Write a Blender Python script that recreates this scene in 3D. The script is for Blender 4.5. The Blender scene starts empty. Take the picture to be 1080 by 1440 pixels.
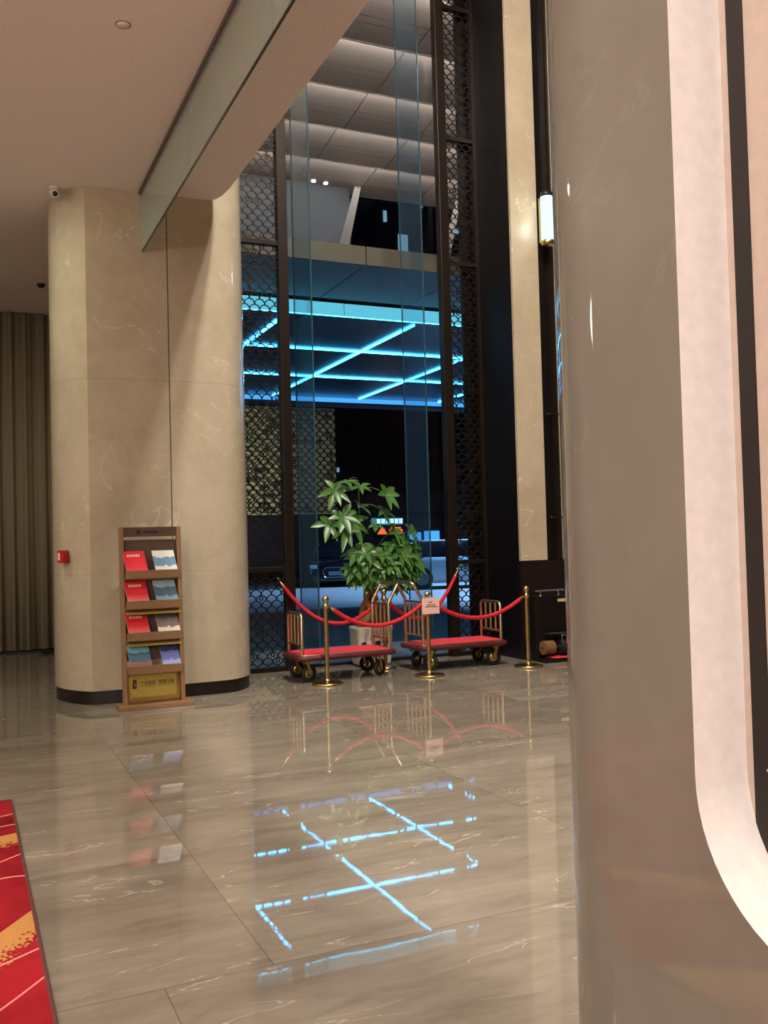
import bpy, math, random
from mathutils import Vector, Matrix
random.seed(7)
PI = math.pi
sc = bpy.context.scene
COL = sc.collection

# ------------------------------------------------------------------ helpers
def lin(c):
    c = c / 255.0
    return c / 12.92 if c <= 0.04045 else ((c + 0.055) / 1.055) ** 2.4
def rgb(r, g, b): return (lin(r), lin(g), lin(b), 1.0)

class MB:
    """collects geometry; build() links it as one mesh object"""
    def __init__(s): s.v = []; s.f = []; s.mi = []; s.sm = []; s.m = 0
    def add(s, vs, fs, smooth=False):
        o = len(s.v); s.v += [tuple(v) for v in vs]
        for f in fs:
            s.f.append([o + i for i in f]); s.mi.append(s.m); s.sm.append(smooth)
        return s
    def box(s, x0, x1, y0, y1, z0, z1):
        vs = [(x0,y0,z0),(x1,y0,z0),(x1,y1,z0),(x0,y1,z0),(x0,y0,z1),(x1,y0,z1),(x1,y1,z1),(x0,y1,z1)]
        return s.add(vs, [(0,3,2,1),(4,5,6,7),(0,1,5,4),(1,2,6,5),(2,3,7,6),(3,0,4,7)])
    def obox(s, c, ax, ay, az):
        c, ax, ay, az = map(Vector, (c, ax, ay, az)); vs = []
        for k in (-1, 1):
            for i, j in ((-1,-1),(1,-1),(1,1),(-1,1)): vs.append(c + ax*i + ay*j + az*k)
        return s.add(vs, [(0,3,2,1),(4,5,6,7),(0,1,5,4),(1,2,6,5),(2,3,7,6),(3,0,4,7)])
    def prism(s, poly, z0, z1, smooth=False, caps=True):
        n = len(poly)
        s.add([(x,y,z0) for x,y in poly] + [(x,y,z1) for x,y in poly],
              [(i,(i+1)%n,n+(i+1)%n,n+i) for i in range(n)], smooth)
        if caps:
            s.add([(x,y,z0) for x,y in poly], [tuple(range(n))[::-1]])
            s.add([(x,y,z1) for x,y in poly], [tuple(range(n))])
        return s
    def tube(s, pts, r, n=10, closed=False, caps=True):
        pts = [Vector(p) for p in pts]; m = len(pts)
        rr = r if isinstance(r, (list, tuple)) else [r]*m
        T = []
        for i in range(m):
            a = pts[(i-1) % m] if (closed or i) else pts[0]; b = pts[(i+1) % m] if (closed or i < m-1) else pts[-1]
            T.append((b-a).normalized())
        up = Vector((0,0,1)) if abs(T[0].z) < .9 else Vector((1,0,0))
        nrm = (up - T[0]*up.dot(T[0])).normalized(); vs = []
        for i in range(m):
            nrm = (nrm - T[i]*nrm.dot(T[i])).normalized(); bi = T[i].cross(nrm)
            for k in range(n):
                a = 2*PI*k/n; vs.append(pts[i] + (nrm*math.cos(a) + bi*math.sin(a))*rr[i])
        fs = []
        for i in range(m if closed else m-1):
            j = (i+1) % m
            for k in range(n): fs.append((i*n+k, i*n+(k+1)%n, j*n+(k+1)%n, j*n+k))
        s.add(vs, fs, True)
        if caps and not closed:
            s.add(vs[:n], [tuple(range(n))[::-1]]); s.add(vs[-n:], [tuple(range(n))])
        return s
    def lathe(s, prof, c=(0,0,0), n=28, axis='Z'):
        vs = []; m = len(prof)
        for r, h in prof:
            for k in range(n):
                a = 2*PI*k/n; x, y = r*math.cos(a), r*math.sin(a)
                p = (x,y,h) if axis=='Z' else ((h,x,y) if axis=='X' else (y,h,x))
                vs.append((c[0]+p[0], c[1]+p[1], c[2]+p[2]))
        fs = [(i*n+k, i*n+(k+1)%n, (i+1)*n+(k+1)%n, (i+1)*n+k) for i in range(m-1) for k in range(n)]
        return s.add(vs, fs, True)
    def ball(s, c, r, n=16, sz=1.0):
        m = n//2
        return s.lathe([(max(1e-4, r*math.sin(PI*i/m)), -r*sz*math.cos(PI*i/m)) for i in range(m+1)], c, n)
    def build(s, name, mat, parent=None, off=(0,0,0), bevel=0, sharp=40):
        me = bpy.data.meshes.new(name)
        me.from_pydata([(v[0]-off[0], v[1]-off[1], v[2]-off[2]) for v in s.v], [], s.f)
        for mt in (mat if isinstance(mat, (list, tuple)) else [mat]): me.materials.append(mt)
        for p, i, q in zip(me.polygons, s.mi, s.sm): p.material_index = i; p.use_smooth = q
        me.update(); me.validate()
        o = bpy.data.objects.new(name, me); COL.objects.link(o)
        if parent: o.parent = parent
        if bevel:
            b = o.modifiers.new('bevel', 'BEVEL'); b.width = bevel; b.segments = 2; b.limit_method = 'ANGLE'; b.angle_limit = math.radians(sharp)
        return o

def tag(o, label=None, cat=None, group=None, kind=None):
    if label: o['label'] = label
    if cat: o['category'] = cat
    if group: o['group'] = group
    if kind: o['kind'] = kind
    return o
def thing(name, label, cat, loc=(0,0,0), rz=0, group=None):
    o = bpy.data.objects.new(name, None); COL.objects.link(o); o.empty_display_size = .1
    o.location = loc; o.rotation_euler = (0,0,rz)
    return tag(o, label, cat, group)
def dup(root, loc, rz, label, group=None):
    r = root.copy(); COL.objects.link(r); r.location = loc; r.rotation_euler = (0,0,rz); r['label'] = label
    if group: r['group'] = group
    for ch in list(root.children):
        c = ch.copy(); COL.objects.link(c); c.parent = r
        for g in list(ch.children):
            d = g.copy(); COL.objects.link(d); d.parent = c
    return r
def struct(name, mb, mat, **k): return tag(mb.build(name, mat, **k), kind='structure')

# ------------------------------------------------------------------ materials
def mat(name, col, rough=.5, metal=0., spec=.5, emit=None, es=0., coat=0.):
    m = bpy.data.materials.new(name); m.use_nodes = True; b = m.node_tree.nodes['Principled BSDF']
    b.inputs['Base Color'].default_value = col; b.inputs['Roughness'].default_value = rough
    b.inputs['Metallic'].default_value = metal; b.inputs['Specular IOR Level'].default_value = spec
    b.inputs['Coat Weight'].default_value = coat
    if emit: b.inputs['Emission Color'].default_value = emit; b.inputs['Emission Strength'].default_value = es
    # faint procedural wear so no surface is perfectly uniform
    nt = m.node_tree; n = nt.nodes.new('ShaderNodeTexNoise'); n.inputs['Scale'].default_value = 35; n.inputs['Detail'].default_value = 4
    tc = nt.nodes.new('ShaderNodeTexCoord'); nt.links.new(tc.outputs['Object'], n.inputs['Vector'])
    mx = nt.nodes.new('ShaderNodeMix'); mx.data_type = 'RGBA'; mx.blend_type = 'MULTIPLY'; mx.inputs[0].default_value = .22
    mx.inputs[6].default_value = col; nt.links.new(n.outputs['Fac'], mx.inputs[7]); nt.links.new(mx.outputs[2], b.inputs['Base Color'])
    return m
def emis(name, col, s):
    m = bpy.data.materials.new(name); m.use_nodes = True; nt = m.node_tree; nt.nodes.clear()
    e = nt.nodes.new('ShaderNodeEmission'); e.inputs[0].default_value = col; e.inputs[1].default_value = s
    o = nt.nodes.new('ShaderNodeOutputMaterial'); nt.links.new(e.outputs[0], o.inputs[0]); return m
def glassmat(name, tint, ior=1.5, haze=0.0, haze_col=(.5,.7,.75,1)):
    m = bpy.data.materials.new(name); m.use_nodes = True; nt = m.node_tree; nt.nodes.clear(); N = nt.nodes.new; L = nt.links.new
    t = N('ShaderNodeBsdfTransparent'); t.inputs[0].default_value = tint
    g = N('ShaderNodeBsdfGlossy'); g.inputs['Roughness'].default_value = 0.0
    lw = N('ShaderNodeLayerWeight'); lw.inputs['Blend'].default_value = .5
    f0 = ((ior-1)/(ior+1))**2
    pw = N('ShaderNodeMath'); pw.operation = 'POWER'; L(lw.outputs['Facing'], pw.inputs[0]); pw.inputs[1].default_value = 5
    fr = N('ShaderNodeMath'); fr.operation = 'MULTIPLY_ADD'; L(pw.outputs[0], fr.inputs[0]); fr.inputs[1].default_value = 1-f0; fr.inputs[2].default_value = f0
    mx = N('ShaderNodeMixShader'); L(fr.outputs[0], mx.inputs[0]); L(t.outputs[0], mx.inputs[1]); L(g.outputs[0], mx.inputs[2])
    o = N('ShaderNodeOutputMaterial'); last = mx
    if haze:  # diffuse haze painted in where the glass would show reflected light
        d = N('ShaderNodeBsdfDiffuse'); d.inputs[0].default_value = haze_col
        m2 = N('ShaderNodeMixShader'); m2.inputs[0].default_value = haze; L(mx.outputs[0], m2.inputs[1]); L(d.outputs[0], m2.inputs[2]); last = m2
    L(last.outputs[0], o.inputs[0]); return m

def marble(name, base, dark, light, rough=.12, scale=1.0, joints=None, tiles=None, bump=.0, spec=.5, vein=.5, wob=0.0):
    """polished stone: cloudy tone, fine veins, optional joints [(axis, value, halfwidth)], optional tile grid"""
    m = bpy.data.materials.new(name); m.use_nodes = True; nt = m.node_tree; N = nt.nodes.new; L = nt.links.new
    b = nt.nodes['Principled BSDF']; b.inputs['Roughness'].default_value = rough; b.inputs['Specular IOR Level'].default_value = spec
    geo = N('ShaderNodeNewGeometry'); pos = geo.outputs['Position']
    mp = N('ShaderNodeMapping'); L(pos, mp.inputs[0]); mp.inputs['Scale'].default_value = (scale, scale, scale)
    def noise(sc_, det, vec=None, dist=0.):
        n = N('ShaderNodeTexNoise'); n.inputs['Scale'].default_value = sc_; n.inputs['Detail'].default_value = det; n.inputs['Distortion'].default_value = dist
        L(vec or mp.outputs[0], n.inputs['Vector']); return n
    def math_(op, a, c=None, d=None):
        n = N('ShaderNodeMath'); n.operation = op
        for i, x in enumerate((a, c, d)):
            if x is None: continue
            if isinstance(x, (int, float)): n.inputs[i].default_value = x
            else: L(x, n.inputs[i])
        return n.outputs[0]
    vecsrc = mp.outputs[0]
    tone = None
    sep = N('ShaderNodeSeparateXYZ'); L(pos, sep.inputs[0])
    if tiles:
        ox, dx, oy, dy = tiles
        iy = math_('FLOOR', math_('DIVIDE', math_('SUBTRACT', sep.outputs[1], oy), dy))
        # rows near the camera side are laid with an offset
        near = math_('LESS_THAN', sep.outputs[1], oy)
        xs = math_('ADD', sep.outputs[0], math_('MULTIPLY', near, .385))
        qx = math_('DIVIDE', math_('SUBTRACT', xs, ox), dx); ix = math_('FLOOR', qx)
        qy = math_('DIVIDE', math_('SUBTRACT', sep.outputs[1], oy), dy)
        comb = N('ShaderNodeCombineXYZ'); L(ix, comb.inputs[0]); L(iy, comb.inputs[1])
        wn = N('ShaderNodeTexWhiteNoise'); wn.noise_dimensions = '3D'; L(comb.outputs[0], wn.inputs['Vector'])
        va = N('ShaderNodeVectorMath'); va.operation = 'MULTIPLY_ADD'; L(wn.outputs['Color'], va.inputs[0]); va.inputs[1].default_value = (30,30,0); L(mp.outputs[0], va.inputs[2])
        vecsrc = va.outputs[0]; tone = wn.outputs['Value']
        fx = math_('ABSOLUTE', math_('SUBTRACT', math_('FRACT', math_('ADD', qx, .5)), .5)); fy = math_('ABSOLUTE', math_('SUBTRACT', math_('FRACT', math_('ADD', qy, .5)), .5))
        jl = math_('MAXIMUM', math_('LESS_THAN', fx, .0022/dx*1.0), math_('LESS_THAN', fy, .0022/dy))
    st = N('ShaderNodeVectorMath'); st.operation = 'MULTIPLY'; L(vecsrc, st.inputs[0]); st.inputs[1].default_value = (.6, 2.3, 1.0) if tiles else (1,1,1.0)
    n1 = noise(1.6, 8, st.outputs[0], .6); n2 = noise(7.0, 6, st.outputs[0], .8)
    cr = N('ShaderNodeValToRGB'); e = cr.color_ramp.elements; e[0].position = .3; e[0].color = dark; e[1].position = .7; e[1].color = base
    mixn = math_('ADD', math_('MULTIPLY', n1.outputs['Fac'], .65), math_('MULTIPLY', n2.outputs['Fac'], .35)); L(mixn, cr.inputs[0])
    # veins: thin ridges where a distorted noise crosses .5, broken up by a second noise
    nv = noise(1.3, 5, st.outputs[0], 1.6); nb = noise(2.3, 2, st.outputs[0])
    ridge = math_('ABSOLUTE', math_('SUBTRACT', nv.outputs['Fac'], .5))
    vm = math_('MULTIPLY', math_('LESS_THAN', ridge, .005), math_('GREATER_THAN', nb.outputs['Fac'], .53))
    vm = math_('MULTIPLY', vm, vein)
    mx = N('ShaderNodeMix'); mx.data_type = 'RGBA'; L(vm, mx.inputs[0]); L(cr.outputs[0], mx.inputs[6]); mx.inputs[7].default_value = light
    out = mx.outputs[2]
    if tone is not None:
        hs = N('ShaderNodeHueSaturation'); L(out, hs.inputs['Color']); L(math_('MULTIPLY_ADD', tone, .26, .84), hs.inputs['Value']); out = hs.outputs[0]
        mj = N('ShaderNodeMix'); mj.data_type = 'RGBA'; L(math_('MULTIPLY', jl, .55), mj.inputs[0]); L(out, mj.inputs[6]); mj.inputs[7].default_value = (dark[0]*.3, dark[1]*.3, dark[2]*.3, 1); out = mj.outputs[2]
    for ax, val, hw, st_ in (joints or []):
        dd = math_('LESS_THAN', math_('ABSOLUTE', math_('SUBTRACT', sep.outputs[ax], val)), hw)
        mj = N('ShaderNodeMix'); mj.data_type = 'RGBA'; L(math_('MULTIPLY', dd, st_), mj.inputs[0]); L(out, mj.inputs[6]); mj.inputs[7].default_value = (.03,.02,.012,1); out = mj.outputs[2]
    L(out, b.inputs['Base Color'])
    if wob:
        nw = noise(1.1, 3); nw2 = noise(6, 2); bp = N('ShaderNodeBump'); bp.inputs['Strength'].default_value = 1.0; bp.inputs['Distance'].default_value = wob
        L(math_('ADD', nw.outputs['Fac'], math_('MULTIPLY', nw2.outputs['Fac'], .25)), bp.inputs['Height']); L(bp.outputs[0], b.inputs['Normal'])
    return m

M = {}
M['floor'] = marble('floor_marble', rgb(157,145,128), rgb(122,110,96), rgb(214,202,186), rough=.02, tiles=(.995,1.815,3.25,1.34), vein=.4, wob=.0005, spec=.55)
M['column'] = marble('beige_marble', rgb(191,176,152), rgb(172,157,132), rgb(226,214,192), rough=.09, joints=[(0,1.9,.006,.8),(2,3.13,.003,.25),(2,1.24,.003,.15)], vein=.3, spec=.5, wob=.0006)
M['marble'] = marble('cream_marble', rgb(192,176,150), rgb(172,156,130), rgb(226,214,194), rough=.35, vein=.6)
M['nearwall'] = marble('grey_marble', rgb(114,109,99), rgb(103,98,89), rgb(138,133,124), rough=.035, vein=.12, spec=.5, wob=.0004)
M['reveal'] = mat('pale_stone_reveal', rgb(240,236,234), .35)
M['nicheback'] = mat('niche_back_stone', rgb(176,158,146), .4)
M['ceil'] = mat('ceiling_paint', rgb(238,228,220), .8, spec=.2)
M['bronze'] = mat('dark_bronze', rgb(46,35,27), .38, .6)
M['darkmetal'] = mat('dark_metal', rgb(28,20,16), .4, .3)
M['black'] = mat('black_lacquer', rgb(11,8,8), .35)
M['browntrim'] = mat('dark_base_trim', rgb(27,17,14), .35)
M['rail'] = mat('grey_rail', rgb(104,92,84), .45, .3)
M['brass'] = mat('polished_brass', rgb(204,180,122), .26, 1.0)
M['rosegold'] = mat('champagne_metal', rgb(214,188,150), .33, 1.0)
M['chrome'] = mat('chrome', rgb(200,200,200), .12, 1.0)
M['rope'] = mat('red_velvet', rgb(206,14,32), .7)
M['redcarpet'] = mat('red_deck_carpet', rgb(224,52,66), .9)
M['maroon'] = mat('maroon_rubber_edge', rgb(92,24,26), .5)
M['rubber'] = mat('black_rubber', rgb(20,20,20), .6)
M['wood'] = mat('walnut_wood', rgb(144,108,74), .42)
M['wooddark'] = mat('dark_walnut', rgb(84,56,40), .5)
M['gold'] = mat('gold_panel', rgb(206,176,92), .3, .5)
M['ink'] = mat('black_ink', rgb(24,20,14), .5)
M['paper'] = mat('pink_paper', rgb(244,196,180), .7)
M['white'] = mat('white_plastic', rgb(225,215,205), .4)
M['red'] = mat('red_plastic', rgb(190,18,24), .35)
M['leaf'] = mat('green_leaves', rgb(74,116,50), .32)
M['stem'] = mat('green_stem', rgb(88,98,50), .6)
M['bark'] = mat('braided_bark', rgb(142,100,56), .8)
M['soil'] = mat('dark_soil', rgb(50,38,30), .9)
M['potprint'] = mat('dark_floral_print', rgb(54,52,46), .4)
M['potred'] = mat('rose_floral_print', rgb(170,90,88), .4)
M['saucer'] = mat('terracotta_saucer', rgb(120,58,48), .6)
M['pot'] = mat('glazed_ceramic', rgb(214,206,190), .2)
M['soffit'] = mat('grey_soffit_panel', rgb(166,148,136), .6)
M['groove'] = mat('soffit_groove', rgb(30,28,28), .8)
M['tan'] = mat('tan_fascia', rgb(140,118,92), .5, emit=rgb(140,116,88), es=0)
M['canopy'] = mat('grey_canopy_panel', rgb(150,160,178), .5)
M['canopyblack'] = mat('black_canopy_ceiling', rgb(22,34,58), .25)
M['asphalt'] = mat('pale_asphalt', rgb(140,140,140), .6)
M['paving'] = mat('dark_paving', rgb(30,32,38), .45)
M['concrete'] = mat('grey_render', rgb(34,36,38), .8)
M['steel'] = mat('painted_steel', rgb(140,136,130), .4, .4)
M['tower'] = mat('dark_tower_wall', rgb(40,44,54), .8)
M['hedge'] = mat('dark_hedge', rgb(30,40,26), .9)
M['creamwall'] = mat('cream_outdoor_wall', rgb(196,186,140), .6)
M['curtain'] = mat('sheer_curtain', rgb(150,136,112), .85, spec=.1)
M['carblack'] = mat('black_car_paint', rgb(16,18,24), .15, .3, coat=.5)
M['carwhite'] = mat('white_car_paint', rgb(214,218,224), .25, coat=.5)
M['carglass'] = mat('dark_car_glass', rgb(12,14,18), .08)
M['led'] = emis('cyan_led', (.05,.50,1.0,1), 15)
M['ledface'] = emis('cyan_light_face', (.17,.66,.82,1), 1.0)
M['cove'] = emis('warm_cove_light', (1.0,.87,.81,1), 44)
M['spot'] = emis('small_downlight', (1,.95,.9,1), 3)
M['tubeglow'] = emis('cool_white_glass', (.80,.98,1.0,1), 1.15)
M['signwhite'] = emis('white_sign_light', (.55,.9,1,1), 2.2)
M['signorange'] = emis('orange_sign_light', (1.0,.13,.03,1), 1.6)
M['signblue'] = emis('blue_screen_light', (.08,.42,.95,1), 1.3)
M['winlit'] = emis('lit_window', (.35,.6,.75,1), .6)
M['glass'] = glassmat('window_glass', (.86,.93,.97,1), 1.3)
M['finglass'] = glassmat('fin_glass', (.88,.94,.97,1), 1.5, .05, (.3,.55,.85,1))
M['smoke'] = glassmat('smoke_curtain_glass', (.80,.86,.80,1), 1.5, .24, (.62,.68,.62,1))
M['glassedge'] = mat('green_glass_edge', rgb(72,106,104), .2)
M['glassedgedark'] = mat('dark_glass_edge', rgb(66,70,68), .3)

def carpet_mat():
    m = bpy.data.materials.new('red_wave_carpet'); m.use_nodes = True; nt = m.node_tree; N = nt.nodes.new; L = nt.links.new
    b = nt.nodes['Principled BSDF']; b.inputs['Roughness'].default_value = .95; b.inputs['Specular IOR Level'].default_value = .1
    geo = N('ShaderNodeNewGeometry'); sep = N('ShaderNodeSeparateXYZ'); L(geo.outputs['Position'], sep.inputs[0])
    def mth(op, a, c=None, d=None):
        n = N('ShaderNodeMath'); n.operation = op
        for i, x in enumerate((a, c, d)):
            if x is None: continue
            if isinstance(x, (int, float)): n.inputs[i].default_value = x
            else: L(x, n.inputs[i])
        return n.outputs[0]
    X, Y = sep.outputs[0], sep.outputs[1]
    def noise(s, d):
        n = N('ShaderNodeTexNoise'); n.inputs['Scale'].default_value = s; n.inputs['Detail'].default_value = d; L(geo.outputs['Position'], n.inputs['Vector']); return n.outputs['Fac']
    nl, nf = noise(2.2, 4), noise(60, 2)
    ramp = N('ShaderNodeValToRGB'); ramp.color_ramp.elements[0].position = .35; ramp.color_ramp.elements[0].color = rgb(118,16,26); ramp.color_ramp.elements[1].position = .62; ramp.color_ramp.elements[1].color = rgb(166,34,42); L(nl, ramp.inputs[0])
    out = ramp.outputs[0]
    dx = mth('SUBTRACT', X, .24)
    def wave(y0, slope, amp, fr, ph):
        s = mth('MULTIPLY', mth('SINE', mth('MULTIPLY_ADD', dx, fr, ph)), amp)
        return mth('SUBTRACT', mth('SUBTRACT', Y, mth('MULTIPLY_ADD', dx, slope, y0 - amp*math.sin(ph))), s)
    def blend(fac, col):
        nonlocal out
        mx = N('ShaderNodeMix'); mx.data_type = 'RGBA'; L(fac, mx.inputs[0]); L(out, mx.inputs[6]); mx.inputs[7].default_value = col; out = mx.outputs[2]
    def band(y0, w, slope, amp, fr, ph):
        # sharp far edge, speckled fade towards the near edge
        d = mth('MULTIPLY', wave(y0, slope, amp, fr, ph), -1.0)
        inside = mth('GREATER_THAN', d, 0); q = mth('DIVIDE', d, w)
        thr = mth('ADD', mth('MULTIPLY', q, .75), -.02)
        f = mth('MULTIPLY', inside, mth('MULTIPLY', mth('GREATER_THAN', nf, mth('MAXIMUM', thr, 0)), mth('LESS_THAN', q, 1)))
        blend(f, rgb(200,142,80))
    band(5.33, .25, 0.1, .04, 5, .3); band(4.16, .36, 1.3, .05, 4, 1.0); band(2.6, .4, .4, .1, 3, .2); band(5.0-3.6, .3, -.5, .1, 3, 2)
    def line(y0, slope, amp, fr, ph, w=.008): blend(mth('LESS_THAN', mth('ABSOLUTE', wave(y0, slope, amp, fr, ph)), w), rgb(240,150,140))
    line(5.72,.2,.04,6,0); line(5.5,0,.03,8,1); line(4.95,.9,.05,6,2); line(4.62,-.5,.08,9,1.4); line(3.76,.4,.03,9,.5,.007); line(3.5,.9,.05,7,.2,.007); line(2.98,-1.2,.16,6,1.2,.008); line(2.3,1.0,.2,5,0)
    L(out, b.inputs['Base Color'])
    bp = N('ShaderNodeBump'); bp.inputs['Strength'].default_value = .4; bp.inputs['Distance'].default_value = .004; L(noise(260,1), bp.inputs['Height']); L(bp.outputs[0], b.inputs['Normal'])
    return m
M['carpet'] = carpet_mat()

# ------------------------------------------------------------------ the room
CH = 5.0          # low ceiling
AH = 10.4         # double-height part
struct('floor', MB().prism([(-7,-7),(10,-7),(10,10.6),(2.6,10.6),(2.6,15.2),(-7,15.2)], -.12, 0), M['floor'])
# low ceiling, with a small fillet where its open edge meets the column
cp = [(-7,-7),(2.45,-7),(2.45,8.86),(2.44,9.0),(2.425,9.12),(2.39,9.22),(2.33,9.275),(2.2,9.285),(1.14,9.29),(.9,9.6),(.84,10.0),(.86,10.3),(2.3,10.3),(2.3,15.2),(-7,15.2)]
struct('ceiling', MB().prism(cp, CH, CH+.25), M['ceil'])
struct('wall_left', MB().box(-7.2,-7,-7,15.2,0,CH), M['marble'])
struct('wall_back', MB().box(-7.2,10.2,-7.2,-7,0,AH), M['wooddark'])
struct('wall_far', MB().box(-7.2,2.8,15.0,15.2,0,CH), M['ceil'])
struct('wall_side', MB().box(2.45,2.6,10.25,15.2,0,AH), M['marble'])
struct('wall_upper', MB().box(2.2,2.45,-7,8.9,CH+.25,AH), M['ceil'])
struct('ceiling_high', MB().box(2.2,10.2,-7,10.62,AH,AH+.2), M['ceil'])
struct('wall_right', MB().box(10,10.2,-7,10.55,0,AH), M['wooddark'])

# left column: cream marble cladding with a curved end each side
colp = [(.9,10.25),(.84,10.02),(.84,9.9),(.86,9.76),(.9,9.63),(.96,9.5),(1.03,9.39),(1.12,9.29),(1.5,9.27),(1.9,9.27),(2.3,9.27)]
arc = []
for k in range(1,9):
    a = PI/2*k/8; arc.append((2.36+.44*math.sin(a), 9.27+.58*(1-math.cos(a))))
colp += arc + [(2.8,10.1),(2.7,10.25)]
col = thing('marble_column', 'wide cream marble column with curved ends behind the brochure rack', 'column', (1.8,9.8,0))
mb = MB(); n = len(colp); zz = [.13, AH]
mb.prism([(x,y) for x,y in colp], .13, AH, smooth=True)
cl = mb.build('cladding', M['column'], col, off=(1.8,9.8,0)); 
e = cl.modifiers.new('es','EDGE_SPLIT'); e.split_angle = math.radians(24)
cx = sum(p[0] for p in colp)/n; cy = sum(p[1] for p in colp)/n
MB().prism([(cx+(x-cx)*.985, cy+(y-cy)*.965) for x,y in colp], 0, .13, smooth=True).build('base_trim', M['browntrim'], col, off=(1.8,9.8,0))

# near wall on the right with a rounded corner and a rounded recess
def rrect(y0, y1, z0, z1, r, n=14):
    pts = []
    for cyy, czz, a0 in ((y1-r,z0+r,-PI/2),(y1-r,z1-r,0),(y0+r,z1-r,PI/2),(y0+r,z0+r,PI)):
        for k in range(n+1):
            a = a0 + PI/2*k/n; pts.append((cyy+r*math.cos(a), czz+r*math.sin(a)))
    return pts
import bmesh
WX, WY, WR = 1.2, 1.575, .4
hole = rrect(-.7, 1.32, .79, 3.3, .27)
bm = bmesh.new()
outer = [bm.verts.new((WX,y,z)) for y,z in ((-7,0),(WY,0),(WY,CH),(-7,CH))]
inner = [bm.verts.new((WX,y,z)) for y,z in hole]
eds = [bm.edges.new((l[i], l[(i+1)%len(l)])) for l in (outer, inner) for i in range(len(l))]
bmesh.ops.triangle_fill(bm, use_beauty=True, use_dissolve=False, edges=eds)
mb = MB(); bm.verts.index_update(); mb.add([v.co[:] for v in bm.verts], [[v.index for v in f.verts] for f in bm.faces]); bm.free()
arcp = [(WX+WR-WR*math.cos(a), WY+WR*math.sin(a)) for a in [PI/2*k/14 for k in range(15)]] + [(2.2,WY+WR)]
vs = [(x,y,z) for x,y in arcp for z in (0,CH)]
mb.add(vs, [(2*i,2*i+2,2*i+3,2*i+1) for i in range(len(arcp)-1)], True)
mb.add([(2.2,WY+WR,0),(2.2,-7,0),(2.2,-7,CH),(2.2,WY+WR,CH)], [(0,1,2,3)])
struct('wall_near', mb, M['nearwall'])
DX = .125
mb = MB(); nh = len(hole)
mb.add([(WX,y,z) for y,z in hole] + [(WX+DX,y,z) for y,z in hole], [(i,(i+1)%nh,nh+(i+1)%nh,nh+i) for i in range(nh)], True)
struct('trim_recess', mb, M['reveal'])
mb = MB(); mb.add([(WX+DX,y,z) for y,z in hole], [tuple(range(nh))])
mb.m = 1; mb.box(WX+DX-.002, WX+DX+.01, 1.262, 1.302, .8, 3.28)
mb.m = 2; mb.box(WX+DX-.003, WX+DX+.01, .9, 1.27, 1.063, 1.067)
struct('trim_recess_back', mb, [M['nicheback'], M['darkmetal'], M['white']])

# ceiling rail and hanging glass smoke curtain
sm = thing('smoke_curtain', 'long grey-green glass pane hanging under a dark ceiling rail', 'glass screen', (1.655,2,CH))
MB().box(1.63,1.68,-7,9.26,CH-.035,CH+.01).build('rail', M['rail'], sm, off=(1.655,2,CH))
for y0, y1 in ((-6.9,-2.6),(-2.595,1.2),(1.205,5.0),(5.005,7.15),(7.155,9.255)):
    MB().box(1.648,1.662,y0,y1,4.405,CH-.03).build('glass_pane', M['smoke'], sm, off=(1.655,2,CH))
MB().box(1.647,1.663,-6.9,9.255,4.396,4.405).build('bottom_edge', M['glassedgedark'], sm, off=(1.655,2,CH))

# window wall -----------------------------------------------------------
mb = MB()
for x0, x1 in ((2.62,3.5),(3.5,3.918),(3.922,5.448),(5.452,5.7),(5.7,6.02)): mb.box(x0,x1,10.60,10.615,.02,AH)
struct('window_1', mb, M['glass'])
struct('trim_1', MB().box(2.6,6.2,10.56,10.66,-.02,.03), M['bronze'])
for xf, lb in ((3.92,'tall vertical glass fin outside the window, nearer the cream column'), (5.45,'tall vertical glass fin outside the window, behind the right luggage cart')):
    f = thing('glass_fin', lb, 'glass fin', (xf,10.95,0), group=None)
    MB().box(xf-.008,xf+.008,10.63,11.26,0,9.4).build('fin_pane', M['finglass'], f, off=(xf,10.95,0))
    MB().box(xf-.009,xf+.009,10.62,10.63,0,9.4).box(xf-.009,xf+.009,11.26,11.268,0,9.4).build('fin_edge', M['glassedge'], f, off=(xf,10.95,0))
# dark block with marble strip at the right of the window
struct('wall_front', MB().box(6.2,10,9.72,10.66,0,AH).box(6.02,6.2,10.6,10.66,0,AH), M['black'])
struct('trim_2', MB().box(6.2,6.585,9.68,9.72,1.2,AH), M['marble'])
struct('trim_3', MB().box(6.84,10,9.68,9.72,1.2,AH), M['marble'])
struct('baseboard_front', MB().box(6.19,10,9.67,9.72,0,1.19), M['browntrim'])
struct('trim_4', MB().box(6.74,6.77,9.66,9.72,1.2,AH), M['bronze'])

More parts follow.
